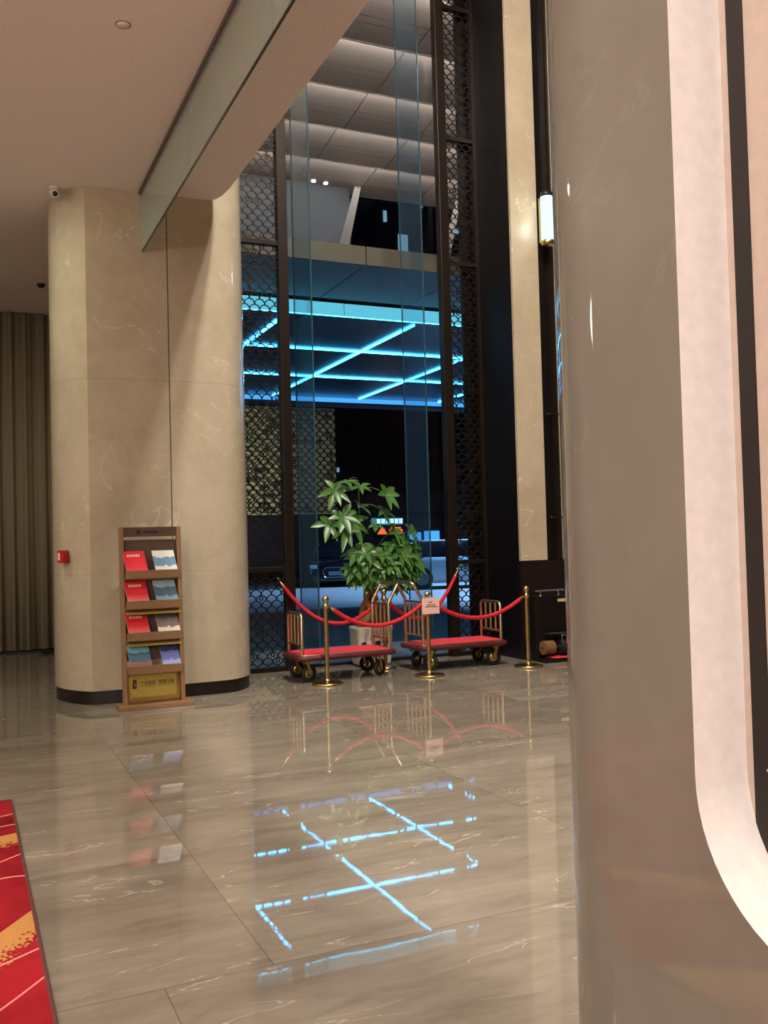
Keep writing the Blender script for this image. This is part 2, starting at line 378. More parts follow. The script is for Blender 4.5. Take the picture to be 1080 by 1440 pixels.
# fish-scale lattice screens --------------------------------------------
def lattice(x0, x1, z0, z1, y, seed, w=.123, row=.066, th=.0062, dp=.012):
    rnd = random.Random(seed); mb = MB(); R = w/2
    nrow = int((z1-z0)/row)+2
    def arcs(cx, cz, r, full=False):
        n = 12 if full else 8
        A = [(2*PI*k/n if full else PI*k/n) for k in range(n+1)]
        pr = []
        for a in A:
            for rr in (r-th, r+th): pr.append((cx+rr*math.cos(a), cz+rr*math.sin(a)))
        for i in range(n):
            q = [pr[2*i],pr[2*i+1],pr[2*i+3],pr[2*i+2]]
            mxx = sum(p[0] for p in q)/4; mz = sum(p[1] for p in q)/4
            if mxx < x0 or mxx > x1 or mz < z0 or mz > z1: continue
            q = [(min(max(a,x0),x1), min(max(b,z0),z1)) for a,b in q]
            v = [(a,y,b) for a,b in q] + [(a,y+dp,b) for a,b in q]
            mb.add(v, [(0,1,2,3),(7,6,5,4),(1,5,6,2),(0,3,7,4)])
    for j in range(nrow):
        cz = z0 - row*.3 + j*row
        k = 0; xx = x0 - w + (w/2 if j % 2 else 0)
        while xx < x1 + w:
            arcs(xx, cz, R)
            if rnd.random() < .16:
                arcs(xx, cz+R*.42, R*.34, True)
            xx += w
    return mb
def screen(label, xl, xr, mull, bays, seed):
    o = (xl, 10.5, 0)
    s = thing('lattice_screen', label, 'screen', o)
    yb0, yb1 = 10.46, 10.54
    ml, mr = mull
    MB().box(ml, mr, yb0-.02, yb1+.02, 0, AH).build('mullion', M['bronze'], s, off=o, bevel=.006)
    other = (xr-.05, xr) if ml < (xl+xr)/2 else (xl, xl+.05)
    MB().box(*other, yb0, yb1, 0, AH).build('side_frame', M['bronze'], s, off=o)
    a = mr if ml < (xl+xr)/2 else xl+.05; b = xr-.05 if ml < (xl+xr)/2 else ml
    for z in bays:
        MB().box(a, b, yb0, yb1, max(0,z-.028), z+.028).build('crossbar', M['bronze'], s, off=o, bevel=.004)
    zs = list(bays)+[AH]
    for i in range(len(zs)-1):
        lattice(a, b, zs[i]+.03, zs[i+1]-.03, 10.485, seed+i).build('lattice_panel', M['bronze'], s, off=o)
    return s
screen('bronze fish-scale lattice screen between the cream column and the window', 2.62, 3.57, (3.45,3.57), (.03,1.19,5.04,6.67,8.4), 11)
screen('bronze fish-scale lattice screen right of the window beside the black wall', 5.63, 6.2, (5.63,5.755), (.03,1.19,5.04,6.67,8.4), 31)

# curtain in the far lobby ------------------------------------------------
mb = MB(); xs = [i*.02 for i in range(int(6.2/.02))]
prof = []
for x in xs:
    X = -3.9 + x; ph = 2*PI*X/.19 + 1.2*math.sin(X*3.1)
    prof.append((X, 14.66 + .045*math.sin(ph) + .015*math.sin(2.3*ph)))
vs = [(x,y,z) for x,y in prof for z in (.03, 4.98)]
mb.add(vs, [(2*i,2*i+2,2*i+3,2*i+1) for i in range(len(prof)-1)], True)
cu = mb.build('curtain', M['curtain']); sd = cu.modifiers.new('th','SOLIDIFY'); sd.thickness = .006
tag(cu, 'floor-length grey-brown pleated curtain in the far lobby left of the column', 'curtain')
# carpet
rg = MB().box(-4, .245, -3, 6.05, 0, .012).build('carpet', M['carpet'])
tag(rg, 'red carpet with gold bands and pale wavy lines on the marble floor', 'carpet')
bd = MB().box(.245,.256,-3,6.061,0,.0125).box(-4,.245,6.05,6.061,0,.0125).build('edge_binding', mat('carpet_binding', rgb(110,52,52), .9), rg)
tag(bd, 'dark stitched edge')

# ceiling fittings
o = (1.03,6.3,CH)
sp = thing('ceiling_speaker', 'small round white speaker flush in the ceiling at upper left', 'speaker', o)
MB().lathe([(.001,-.003),(.045,-.003),(.045,0)], (0,0,0)).build('grille', M['ceil'], sp)
MB().lathe([(.046,0),(.046,-.003),(.050,-.003),(.052,0)], (0,0,0)).build('ring', M['rail'], sp)
o = (.86,9.42,4.93)
cam_ = thing('security_camera', 'small white security camera under the ceiling at the left end of the column', 'camera', o)
MB().lathe([(.001,.07),(.05,.07),(.05,.04),(.001,.04)], (0,0,0)).build('mount', M['white'], cam_)
mb = MB(); mb.tube([(0,.06,.03),(.0,-.02,-.0),(0,-.07,-.025)], [.045,.045,.038], 14); mb.build('housing', M['white'], cam_)
MB().tube([(0,-.07,-.025),(0,-.074,-.027)], .026, 14).build('lens', M['rubber'], cam_)
dm = MB().lathe([(.001,-.05),(.03,-.045),(.05,-.02),(.055,0)], (1.0,13.0,CH)).build('smoke_detector', M['darkmetal'])
tag(dm, 'small dark round detector on the far lobby ceiling above the curtain', 'detector')

# alarm call point on the column's curved end (face direction)
o = (.915,9.56,1.42); nv = Vector((-.83,-.55,0)).normalized(); tv = Vector((.55,-.83,0)).normalized(); uz = Vector((0,0,1))
al = thing('alarm_call_point', 'small red alarm box with white window on the column left of the rack', 'alarm', o)
MB().obox(nv*.025, tv*.05, nv*.03, uz*.06).build('housing', M['red'], al, bevel=.005)
MB().obox(nv*.057-tv*.0, tv*.03, nv*.002, uz*.036).build('window', M['white'], al)
mb = MB(); mb.obox(nv*.052+tv*.055, tv*.028, nv*.03, uz*.05); mb.build('horn', M['red'], al, bevel=.005)
# cable coil on floor by the curtain
mb = MB(); pts = []
for k in range(60):
    a = k/60*2*PI*3.2; r = .07+.03*math.sin(a*1.7); pts.append((1.1+r*math.cos(a), 14.25+r*math.sin(a), .012+.03*(k/60)))
mb.tube(pts + [(.95,14.36,.02),(.7,14.42,.012),(.45,14.44,.012)], .008, 6)
ck = mb.build('cable', M['rubber']); tag(ck, 'coiled black cable on the floor at the foot of the curtain', 'cable')

# ------------------------------------------------------------------ brochure rack
RO = (1.62,8.86,0)
rk = thing('brochure_rack', 'tall walnut brochure rack with gold base panel in front of the column', 'rack', RO)
def R_(mb, name, m, bevel=0, parent=None, **k): return mb.build(name, m, parent or rk, bevel=bevel, **k)
lean = .05   # the rack leans back slightly
def ry(z): return .0 + lean*z
for sx in (-1, 1):
    mb = MB(); mb.obox((sx*.265, ry(.84), .86), (.02,0,0), (0,.03,0), (0,lean*.82,.82)); R_(mb, 'side_post', M['wood'], .004)
mb = MB(); mb.obox((0, ry(1.63), 1.635), (.245,0,0), (0,.012,0), (0,lean*.045,.045)); R_(mb, 'header_board', M['wooddark'], .003)
mb = MB(); mb.box(-.33,.35,-.09,.13,0,.045); R_(mb, 'foot', M['wood'], .006)
mb = MB(); mb.obox((0, ry(.99)+.025, 1.0), (.245,0,0), (0,.004,0), (0,lean*.56,.56)); R_(mb, 'back_panel', mat('rack_back', rgb(88,62,46), .5), 0)
# bevelled gold panel
mb = MB(); x, z0, z1 = .242, .06, .375
yo, yi = -.006, .012
mb.add([(-x,yi,z0),(x,yi,z0),(x,yi,z1),(-x,yi,z1),(-x+.04,yo-.02,z0+.05),(x-.04,yo-.02,z0+.05),(x-.04,yo-.02,z1-.05),(-x+.04,yo-.02,z1-.05)],
       [(0,1,5,4),(1,2,6,5),(2,3,7,6),(3,0,4,7),(4,5,6,7),(0,3,2,1)])
gp = R_(mb, 'gold_panel', M['gold'])
def text_mesh(s, size, name, m, parent, loc, rot=(PI/2,0,0), ext=.0006, width=None):
    cu = bpy.data.curves.new(name, 'FONT'); cu.body = s; cu.size = size; cu.extrude = ext; cu.align_x = 'LEFT'; cu.align_y = 'CENTER'; cu.resolution_u = 3
    t = bpy.data.objects.new(name+'_source', cu); COL.objects.link(t)
    bpy.context.view_layer.update()
    me = bpy.data.meshes.new_from_object(t.evaluated_get(bpy.context.evaluated_depsgraph_get()))
    bpy.data.objects.remove(t); me.name = name; me.materials.clear(); me.materials.append(m)
    if width and len(me.vertices):
        w = max(v.co.x for v in me.vertices) - min(v.co.x for v in me.vertices)
        for v in me.vertices: v.co.x *= width/w
    o = bpy.data.objects.new(name, me); COL.objects.link(o); o.parent = parent; o.location = loc; o.rotation_euler = rot
    return o
text_mesh('广东新道', .042, 'lettering', M['ink'], gp, (-.13,-.028,.232), width=.135)
text_mesh('恒德公园', .042, 'lettering', M['ink'], gp, (.035,-.028,.236), width=.14)
mb = MB(); yl = -.0275
for a, b, c, d in ((-.2,-.165,.19,.205),(-.2,-.185,.19,.27),(-.18,-.165,.225,.27),(-.2,-.175,.262,.27),(-.175,-.165,.19,.22)): mb.box(a,b,yl,yl+.002,c,d)
mb.box(-.13,.005,yl,yl+.002,.203,.2055); mb.box(.035,.175,yl,yl+.002,.206,.2085)
R_(mb, 'logo_mark', M['ink'], parent=gp)
# four tilted shelves with a front lip and a gold strip beneath
SH = [1.235, .955, .665, .36]
for z in SH:
    mb = MB(); y = ry(z)
    mb.obox((0, y-.05, z-.035), (.245,0,0), (0,.05,-.012), (0,.006,.012))
    mb.obox((0, y-.105, z+.005), (.25,0,0), (0,.008,0), (0,-.006,.037))
    s_ = R_(mb, 'shelf', M['wood'], .002)
    if z > .4 and z < 1.1:
        mb = MB(); mb.obox((0, y-.075, z-.07), (.245,0,0), (0,.03,.01), (0,.002,-.004)); R_(mb, 'gold_strip', M['gold'], parent=s_)
# brochures (things of their own, resting on the shelves)
def cover_mat(name, a, b, c, mode):
    m = bpy.data.materials.new(name); m.use_nodes = True; nt = m.node_tree; N = nt.nodes.new; L = nt.links.new
    bs = nt.nodes['Principled BSDF']; bs.inputs['Roughness'].default_value = .35
    tc = N('ShaderNodeTexCoord'); sep = N('ShaderNodeSeparateXYZ'); L(tc.outputs['Object'], sep.inputs[0])
    n = N('ShaderNodeTexNoise'); n.inputs['Scale'].default_value = 14; L(tc.outputs['Object'], n.inputs['Vector'])
    ad = N('ShaderNodeMath'); ad.operation = 'MULTIPLY_ADD'; L(n.outputs['Fac'], ad.inputs[0]); ad.inputs[1].default_value = .09 if mode else .03; L(sep.outputs[2], ad.inputs[2])
    cr = N('ShaderNodeValToRGB'); cr.color_ramp.interpolation = 'CONSTANT' if mode else 'LINEAR'
    mr = N('ShaderNodeMapRange'); mr.inputs[1].default_value = 0; mr.inputs[2].default_value = .29; L(ad.outputs[0], mr.inputs[0]); L(mr.outputs[0], cr.inputs[0])
    e = cr.color_ramp.elements; e[0].position = 0; e[0].color = a; e[1].position = .45; e[1].color = b; x = e.new(.75); x.color = c
    L(cr.outputs[0], bs.inputs['Base Color']); return m
white = rgb(232,228,222)
covers = [
 (1.235,-.145,cover_mat('cover_pink', rgb(236,90,100), rgb(228,40,52), rgb(214,26,40), 0), 'red brochure with a pale lower half on the left of the top rack shelf', 1),
 (1.235, .125,cover_mat('cover_pale', white, rgb(110,150,176), white, 1), 'pale blue and white magazine on the right of the top rack shelf', 0),
 (.955,-.14,cover_mat('cover_red_a', rgb(236,160,160), rgb(206,10,24), rgb(200,20,32), 0), 'red brochure with light lettering on the left of the second rack shelf', 1),
 (.955, .125,cover_mat('cover_grey', rgb(120,146,160), rgb(60,86,104), rgb(150,172,182), 1), 'grey-blue magazine on the right of the second rack shelf', 0),
 (.665,-.14,cover_mat('cover_red_b', rgb(232,150,150), rgb(204,12,26), rgb(200,18,30), 0), 'red brochure on the left of the third rack shelf', 1),
 (.665, .135,cover_mat('cover_photo', rgb(214,206,194), rgb(120,104,96), rgb(70,70,74), 1), 'white magazine with small dark pictures on the right of the third rack shelf', 0),
 (.36,-.13,cover_mat('cover_teal', rgb(150,100,96), rgb(70,106,130), rgb(120,170,186), 1), 'teal and maroon magazine on the left of the bottom rack shelf', 0),
 (.36, .15,cover_mat('cover_navy', rgb(150,158,206), rgb(96,106,168), rgb(44,52,104), 1), 'dark blue magazine on the right of the bottom rack shelf', 0)]
for i, (z, x, cm, lb, red) in enumerate(covers):
    w = .098 if x < 0 else .102
    if i == 7: w = .085
    b0 = (RO[0]+x, RO[1]+ry(z)-.088, z-.018)
    br = thing('brochure', lb, 'brochure', b0, group='brochures on the rack')
    tl = .32; sn, cs = math.sin(tl), math.cos(tl); h = .125; sh = .10
    mb = MB(); mb.obox((-.0, sn*h, cs*h), (w,0,0), (0,.006*cs,-.006*sn), (-.018,h*sn,h*cs)); mb.build('pages', M['white'], br)
    mb = MB(); mb.obox((0, sn*h-.0066*cs, cs*h+.0066*sn), (w,0,0), (0,.0006*cs,-.0006*sn), (-.018,h*sn,h*cs)); cv = mb.build('cover', cm, br)
    if red:
        mb = MB()
        for q in range(6): mb.obox((-.058+q*.02-.012, sn*.205-.0078, cs*.205+.0025), (.007,0,0), (0,.0005,0), (0,.012*sn,.012*cs))
        mb.build('title_marks', mat('pale_title', rgb(240,200,180), .5), br)
for q in range(4): MB().box(-.06+q*.035, -.035+q*.035, -.0135+ry(1.63), -.0125+ry(1.63), 1.62, 1.645).build('header_glyph', M['ink'], rk)
MB().box(-.125,-.09,-.0135+ry(1.63),-.0125+ry(1.63),1.61,1.65).build('header_logo', M['ink'], rk)

# ------------------------------------------------------------------ rope posts and ropes
def stanchion(loc, label, g='brass rope posts'):
    s = thing('rope_post', label, 'post', loc, group=g)
    MB().lathe([(.001,0),(.165,0),(.168,.008),(.165,.02),(.15,.026),(.06,.034),(.03,.045),(.024,.06)]).build('base', M['brass'], s)
    MB().lathe([(.024,.04),(.024,.80)],n=20).build('pole', M['brass'], s)
    MB().lathe([(.024,.79),(.031,.795),(.031,.83),(.024,.838),(.02,.85),(.029,.858),(.02,.868)],n=20).lathe([(.038,.812),(.041,.816),(.038,.82),(.031,.816)],n=20).build('collar', M['brass'], s)
    MB().ball((0,0,.894), .036, 20).build('finial', M['brass'], s)
    return s
S1 = stanchion((3.485,9.24,0), 'brass rope post with round base in front of the left luggage cart')
P1, P2, P3, P4 = (3.485,9.24), (4.64,9.15), (5.91,9.14), (4.5,10.0)
dup(S1, (*P2,0), 0, 'brass rope post carrying the pink paper notice')
dup(S1, (*P3,0), 0, 'brass rope post beside the shoe polishing machine')
S4 = dup(S1, (*P4,0), 0, 'brass rope post behind the luggage carts by the potted plant')
for ch in S4.children:
    if ch.name.startswith('base'):
        ch.scale = (.78,.78,1)
def rope(a, b, low, label, r=.023):
    a, b = Vector(a), Vector(b); c = thing('velvet_rope', label, 'rope', a, group='red velvet ropes')
    n = 28; pts = []
    # catenary-like parabola through the low height
    za, zb = a.z, b.z; da, db = math.sqrt(za-low), math.sqrt(zb-low); t0 = da/(da+db); k = (za-low)/(t0*t0)
    for i in range(n+1):
        t = i/n; p = a.lerp(b, t); p.z = low + k*(t-t0)**2; pts.append(p-a)
    MB().tube(pts[1:-1], r, 12).build('rope', M['rope'], c)
    for s_, q in ((pts[0],pts[1]),(pts[-1],pts[-2])):
        d = (q-s_); e_ = q + d*.35
        mb = MB(); mb.tube([s_+d*.45, e_], [r*.55,r*1.12], 12); mb.tube([s_, s_+d*.5], .006, 8)
        mb.build('end_clip', M['brass'], c)
    return c
def off(p, q, d=.035):
    v = Vector((q[0]-p[0], q[1]-p[1])).normalized()*d; return (p[0]+v.x, p[1]+v.y)
rope((*off(P1,P2),.815), (*off(P2,P1),.815), .585, 'red velvet rope hanging between the left and middle front posts')
rope((*off(P2,P3),.815), (*off(P3,P2),.815), .60, 'red velvet rope hanging in front of the right luggage cart')
rope((3.36,10.44,1.07), (*off(P4,(3.36,10.4)),.815), .54, 'red velvet rope from the left lattice screen, behind the left cart')
rope((*off(P4,(5.7,10.4)),.815), (5.72,10.40,1.10), .54, 'red velvet rope rising steeply to the right lattice screen')
for p, lb in (((3.36,10.455,1.08),'small brass rope hook on the left lattice screen'), ((5.72,10.425,1.11),'small brass rope hook on the bronze post right of the window')):
    hk = MB().ball(p, .016, 10).tube([(p[0],p[1],p[2]), (p[0],p[1]+.025,p[2])], .008, 8).build('rope_hook', M['brass']); tag(hk, lb, 'hook')
# paper notice on the middle post
nt_ = thing('paper_notice', 'pink paper notice with dark print hung on the middle brass post', 'notice', (4.655,9.105,.77))
MB().box(-.105,.105,-.002,.002,-.09,.085).build('sheet', M['paper'], nt_)
mb = MB()
for zc, x0, x1, hh in ((.035,-.03,.02,.006),(.008,-.045,.05,.005),(-.012,-.065,.075,.006)):
    x = x0
    while x < x1: mb.box(x, x+.007, -.003, -.002, zc-hh, zc+hh); x += .0105
mb.build('print', M['ink'], nt_)
MB().tube([(-.02,.0,.085),(0,.02,.1),(.02,0,.085)], .002, 6).build('string', M['white'], nt_)

# ------------------------------------------------------------------ luggage carts (low rail at -x end, push handle at +x end)
def cart(loc, rz, label, L_=1.14, W=.58):
    c = thing('luggage_cart', label, 'luggage cart', loc, rz, 'brass luggage carts')
    hx, hy = L_/2, W/2
    def rr(hx, hy, r):
        pts = []
        for cx_, cy_, a0 in ((hx-r,-hy+r,-PI/2),(hx-r,hy-r,0),(-hx+r,hy-r,PI/2),(-hx+r,-hy+r,PI)):
            for k in range(7): a = a0+PI/2*k/6; pts.append((cx_+r*math.cos(a), cy_+r*math.sin(a)))
        return pts
    MB().prism(rr(hx-.015,hy-.015,.07), .235, .288, True).build('deck', M['wooddark'], c)
    MB().tube([(x,y,.262) for x,y in rr(hx-.01,hy-.01,.075)], .028, 10, closed=True).build('bumper', M['maroon'], c)
    MB().tube([(x,y,.292) for x,y in rr(hx-.022,hy-.022,.07)], .006, 8, closed=True).build('edge_strip', M['rosegold'], c)
    MB().prism(rr(hx-.03,hy-.03,.06), .288, .300).build('deck_carpet', M['redcarpet'], c)
    yv = hy-.065; r = .019
    # low rail
    x = -hx+.06
    MB().tube([(x,-yv,.29),(x,-yv,.69),(x,-yv+.02,.72),(x,-yv+.05,.732),(x,yv-.05,.732),(x,yv-.02,.72),(x,yv,.69),(x,yv,.29)], r, 12).build('low_rail', M['rosegold'], c)
    MB().tube([(x,-yv,.40),(x,yv,.40)], .0135, 10).build('crossbar', M['rosegold'], c)
    for k in (-1,0,1): MB().tube([(x,k*yv*.5,.40),(x,k*yv*.5,.73)], .0135, 10).build('rail_bar', M['rosegold'], c)
    # push handle leaning outward at the top
    x = hx-.06
    MB().tube([(x,-yv,.29),(x,-yv,.79),(x+.012,-yv,.82),(x+.105,-yv,.985),(x+.125,-yv+.015,1.003),(x+.128,-yv+.04,1.006),(x+.128,yv-.04,1.006),(x+.125,yv-.015,1.003),(x+.105,yv,.985),(x+.012,yv,.82),(x,yv,.79),(x,yv,.29)], r, 12).build('push_handle', M['rosegold'], c)
    for z in (.78,.40): MB().tube([(x,-yv,z),(x,yv,z)], .0135, 10).build('crossbar', M['rosegold'], c)
    for k in (-1,0,1): MB().tube([(x,k*yv*.5,.40),(x,k*yv*.5,.78)], .0135, 10).build('rail_bar', M['rosegold'], c)
    # casters
    for wx, wy, sw in ((-hx+.15,-hy+.12,.3),(-hx+.15,hy-.10,.0),(hx-.16,-hy+.12,.5),(hx-.16,hy-.10,-.9)):
        ca, sa = math.cos(sw), math.sin(sw); ax = Vector((-sa,ca,0)); fw = Vector((ca,sa,0)); cc = Vector((wx,wy,.095))
        def ring(r0, w0, r1, w1, n=24):
            mbx = MB(); vs = []; prof = [(r0,-w0),(r1,-w1),(r1,w1),(r0,w0)]
            for rr_, ww in prof:
                for k in range(n): a = 2*PI*k/n; vs.append(cc + fw*(rr_*math.cos(a)) + Vector((0,0,1))*(rr_*math.sin(a)) + ax*ww)
            mbx.add(vs, [(i*n+k,i*n+(k+1)%n,((i+1)%4)*n+(k+1)%n,((i+1)%4)*n+k) for i in range(4) for k in range(n)], True)
            return mbx
        tire = MB(); prof = [(.06,-.018),(.085,-.019),(.093,-.012),(.095,0),(.093,.012),(.085,.019),(.06,.018)]
        vs = []; n = 24
        for rr_, ww in prof:
            for k in range(n): a = 2*PI*k/n; vs.append(cc + fw*(rr_*math.cos(a)) + Vector((0,0,1))*(rr_*math.sin(a)) + ax*ww)
        tire.add(vs, [(i*n+k,i*n+(k+1)%n,(i+1)*n+(k+1)%n,(i+1)*n+k) for i in range(len(prof)-1) for k in range(n)], True)
        w = tire.build('wheel', M['rubber'], c)
        hub = ring(.012,.02,.062,.014); hub.build('hub', M['brass'], w)
        mbf = MB()
        for sg in (-1,1):
            p0 = cc + ax*(sg*.027); p1 = Vector((wx,wy,.215)) + ax*(sg*.027) - fw*.035
            mid = (p0+p1)/2; d = (p1-p0)/2; mbf.obox(mid, fw*.018, ax*.003, d*1.06)
        mbf.obox(Vector((wx,wy,.222))-fw*.035, fw*.035, ax*.032, (0,0,.008))
        mbf.tube([cc-ax*.032, cc+ax*.032], .01, 10)
        mbf.build('fork', M['brass'], w)
    return c
c1 = cart((3.79,9.66,0), 0, 'left luggage cart with red deck, push handle towards the potted plant')
dup(c1, (5.25,9.70,0), PI, 'right luggage cart with red deck, low rail towards the black wall')

# ------------------------------------------------------------------ potted braided money tree
PO = (4.47,10.335,0)
pt = thing('potted_tree', 'tall green leafy potted tree with braided trunk in front of the window', 'potted plant', PO)
pw, pd = .235, .155
mb = MB()
def ring_rect(hx, hy, z, r=.04):
    out = []
    for cx_, cy_, a0 in ((hx-r,-hy+r,-PI/2),(hx-r,hy-r,0),(-hx+r,hy-r,PI/2),(-hx+r,-hy+r,PI)):
        for k in range(5): a = a0+PI/2*k/4; out.append((cx_+r*math.cos(a), cy_+r*math.sin(a), z))
    return out
rings = [ring_rect(pw*.86,pd*.86,.03), ring_rect(pw*.93,pd*.93,.12), ring_rect(pw*.97,pd*.97,.4), ring_rect(pw*1.0,pd*1.0,.44), ring_rect(pw*1.0,pd*1.0,.475), ring_rect(pw*.92,pd*.9,.475), ring_rect(pw*.9,pd*.88,.43)]
n = len(rings[0]); vs = [p for r in rings for p in r]
mb.add(vs, [(i*n+k,i*n+(k+1)%n,(i+1)*n+(k+1)%n,(i+1)*n+k) for i in range(len(rings)-1) for k in range(n)], True); mb.add(rings[0], [tuple(range(n))[::-1]])
pot = mb.build('pot', M['pot'], pt)
mb = MB(); rnd = random.Random(3); 
for (x, z, s_) in ((-.16,.27,.05),(-.12,.22,.035),(-.19,.22,.03),(-.05,.33,.03),(.02,.28,.04),(.12,.3,.045),(.16,.33,.03),(.08,.2,.03),(.17,.18,.04),(-.03,.15,.05)):
    k = 7; pts = [(x+s_*(.6+.5*rnd.random())*math.cos(2*PI*q/k), -pd*.972-.003, z+s_*(.5+.6*rnd.random())*math.sin(2*PI*q/k)) for q in range(k)]
    mb = MB(); mb.add(pts+[(p[0],p[1]+.012,p[2]) for p in pts], [tuple(range(k))]+[(q,(q+1)%k,k+(q+1)%k,k+q) for q in range(k)])
    mb.build('printed_leaf', M['potred'] if (x, z) in ((-.03,.15),(-.05,.33)) else M['potprint'], pot)
MB().prism([(p[0],p[1]) for p in ring_rect(pw*.84,pd*.95,0)], 0, .03).build('saucer', M['saucer'], pt)
MB().prism([(p[0],p[1]) for p in ring_rect(pw*.9,pd*.88,0)], .40, .445).build('soil', M['soil'], pt)
mb = MB()
for s_ in range(6):
    pts = []; rs = []
    for i in range(26):
        t = i/25; rad = .115*(1-t)**.8+.02; a = 2*PI*s_/6 + t*4.2*(1 if s_ % 2 else -1)
        pts.append((rad*math.cos(a), rad*.75*math.sin(a), .44+t*.56)); rs.append(.042*(1-t)+.016)
    mb.tube(pts, rs, 9)
mb.build('braided_trunk', M['bark'], pt)
stems = MB(); leaves = MB(); rnd = random.Random(5)
def leaflet(base, d, nrm, L_, W):
    L_ *= 1.15; W *= 1.15; d = d.normalized(); nrm = (nrm - d*nrm.dot(d)).normalized(); sd = d.cross(nrm); vs = []; N_ = 6
    for i in range(N_+1):
        t = i/N_; w = W*math.sin(PI*min(1,t**.85))**.8*(1 if t < .95 else .2); c = base + d*(L_*t) - Vector((0,0,1))*(L_*.33*t*t)
        up = nrm*(w*.28)
        vs += [c + sd*w + up, c, c - sd*w + up]
    fs = []
    for i in range(N_): a = 3*i; fs += [(a,a+1,a+4,a+3),(a+1,a+2,a+5,a+4)]
    leaves.add(vs, fs, True)
def cluster(p, d, n_=6, L_=.16, W=.028, stem_from=None, face=None):
    p = Vector(p); d = Vector(d).normalized()
    if stem_from is not None:
        a = Vector(stem_from); m = (a+p)/2 + Vector((0,0,.06)); stems.tube([a, (a+m)/2+Vector((0,0,.02)), m, (m+p)/2+Vector((0,0,.015)), p], .0045, 6)
    s1 = d.cross(Vector((0,0,1))); s1 = s1.normalized() if s1.length > .1 else Vector((1,0,0)); s2 = d.cross(s1)
    for k in range(n_):
        a = 2*PI*k/n_ + rnd.uniform(-.25,.25)
        dd = s1*math.cos(a) + s2*math.sin(a) + d*rnd.uniform(.1,.5)
        leaflet(p, dd, d, L_*rnd.uniform(.8,1.15), W*rnd.uniform(.85,1.15))
def W_(x, z, y=-.14): return Vector((x-PO[0], y, z))
main = [((4.38,1.0),(4.36,1.3),(4.34,1.75),(4.34,2.2))]
stems.tube([W_(4.42,.98,0), W_(4.36,1.3,-.02), W_(4.34,1.75,-.04), W_(4.335,2.2,-.05)], [.014,.011,.008,.005], 8)
for (x, z, n_, L_, W, dv, sf) in (
  (4.0,2.09,7,.19,.034,(-.2,-.9,.3),(4.34,2.15)), (4.13,2.18,4,.13,.024,(0,-.5,.8),(4.34,2.2)), (4.30,2.13,5,.15,.026,(.1,-.6,.7),(4.34,2.1)),
  (4.62,2.03,6,.2,.034,(.2,-.8,.4),(4.34,2.1)), (4.08,1.78,7,.2,.036,(-.1,-.85,.45),(4.34,1.8)), (3.93,1.70,6,.18,.034,(-.3,-.8,.3),(4.1,1.78)),
  (4.22,1.72,7,.19,.034,(.1,-.9,.2),(4.34,1.75)), (4.32,1.9,4,.14,.026,(.3,-.5,.7),(4.34,1.88)), (4.62,1.83,5,.17,.03,(.3,-.6,.5),(4.34,1.9)), (4.5,1.66,5,.12,.026,(0,-.5,.8),(4.36,1.5)),
  (4.75,1.6,6,.16,.03,(.4,-.7,.4),(4.5,1.3)), (4.98,1.6,6,.18,.034,(.6,-.6,.4),(4.6,1.3)), (5.02,1.42,6,.17,.03,(.6,-.7,.0),(4.7,1.3)), (4.86,1.45,7,.17,.03,(.4,-.8,.3),(4.6,1.2)),
  (4.1,1.62,6,.18,.032,(-.1,-.9,.1),(4.34,1.6))):
    cluster(W_(x,z,-.16+rnd.uniform(-.06,.08)), dv, n_, L_, W, W_(sf[0],sf[1],-.05))
for k in range(62):
    a = rnd.uniform(0,2*PI); rad = math.sqrt(rnd.random()); x = 4.62+.46*rad*math.cos(a); zc = 1.2 + .27*rad*math.sin(a)
    y = -.06 - .24*math.sqrt(max(0,1-rad*rad))*rnd.uniform(.2,1)
    if y > -.05: y = -.05
    x = max(x, 4.12)
    cluster(W_(x,zc,y), (x-4.6+rnd.uniform(-.3,.3),-.6,.5+rnd.uniform(-.4,.4)), rnd.choice((5,6)), .145, .029, W_(4.45,1.0,0) if k % 4 == 0 else None)
stems.build('stems', M['stem'], pt); leaves.build('foliage', M['leaf'], pt)

# ------------------------------------------------------------------ wall sconce
SO = (6.64,9.66,5.08)
s = thing('wall_sconce', 'lit tubular wall lamp with glass rods high on the black strip', 'wall lamp', SO)
MB().box(-.045,.045,-.02,.0,.05,.62).build('back_plate', M['brass'], s, bevel=.006)
MB().tube([(0,-.01,.60),(0,-.09,.63)], .012, 8).build('bracket', M['darkmetal'], s)
MB().tube([(0,-.01,.08),(0,-.09,.05)], .012, 8).build('bracket', M['darkmetal'], s)
MB().lathe([(.001,.70),(.02,.695),(.03,.67),(.075,.655),(.08,.61),(.07,.60),(.001,.60)], (0,-.12,0), 20).build('top_cap', M['darkmetal'], s)
MB().lathe([(.001,-.02),(.02,-.015),(.07,.0),(.082,.01),(.082,.055),(.07,.06),(.001,.06)], (0,-.12,0), 20).build('bottom_cap', M['brass'], s)
mb = MB()
for k in range(16):
    a = 2*PI*k/16; mb.tube([(.066*math.cos(a),-.12+.066*math.sin(a),.058),(.066*math.cos(a),-.12+.066*math.sin(a),.602)], .0125, 8)
mb.build('glass_rods', M['tubeglow'], s)
for z, lb in ((3.0,'upper small dark bracket on the black strip below the wall lamp'),(1.72,'lower small dark bracket on the black strip below the wall lamp')):
    b_ = MB().tube([(6.62,9.65,z),(6.80,9.65,z+.005)], .011, 8).ball((6.64,9.64,z), .02, 10).tube([(6.66,9.72,z),(6.66,9.65,z)],.009,8).build('wall_bracket', M['darkmetal']); tag(b_, lb, 'bracket')

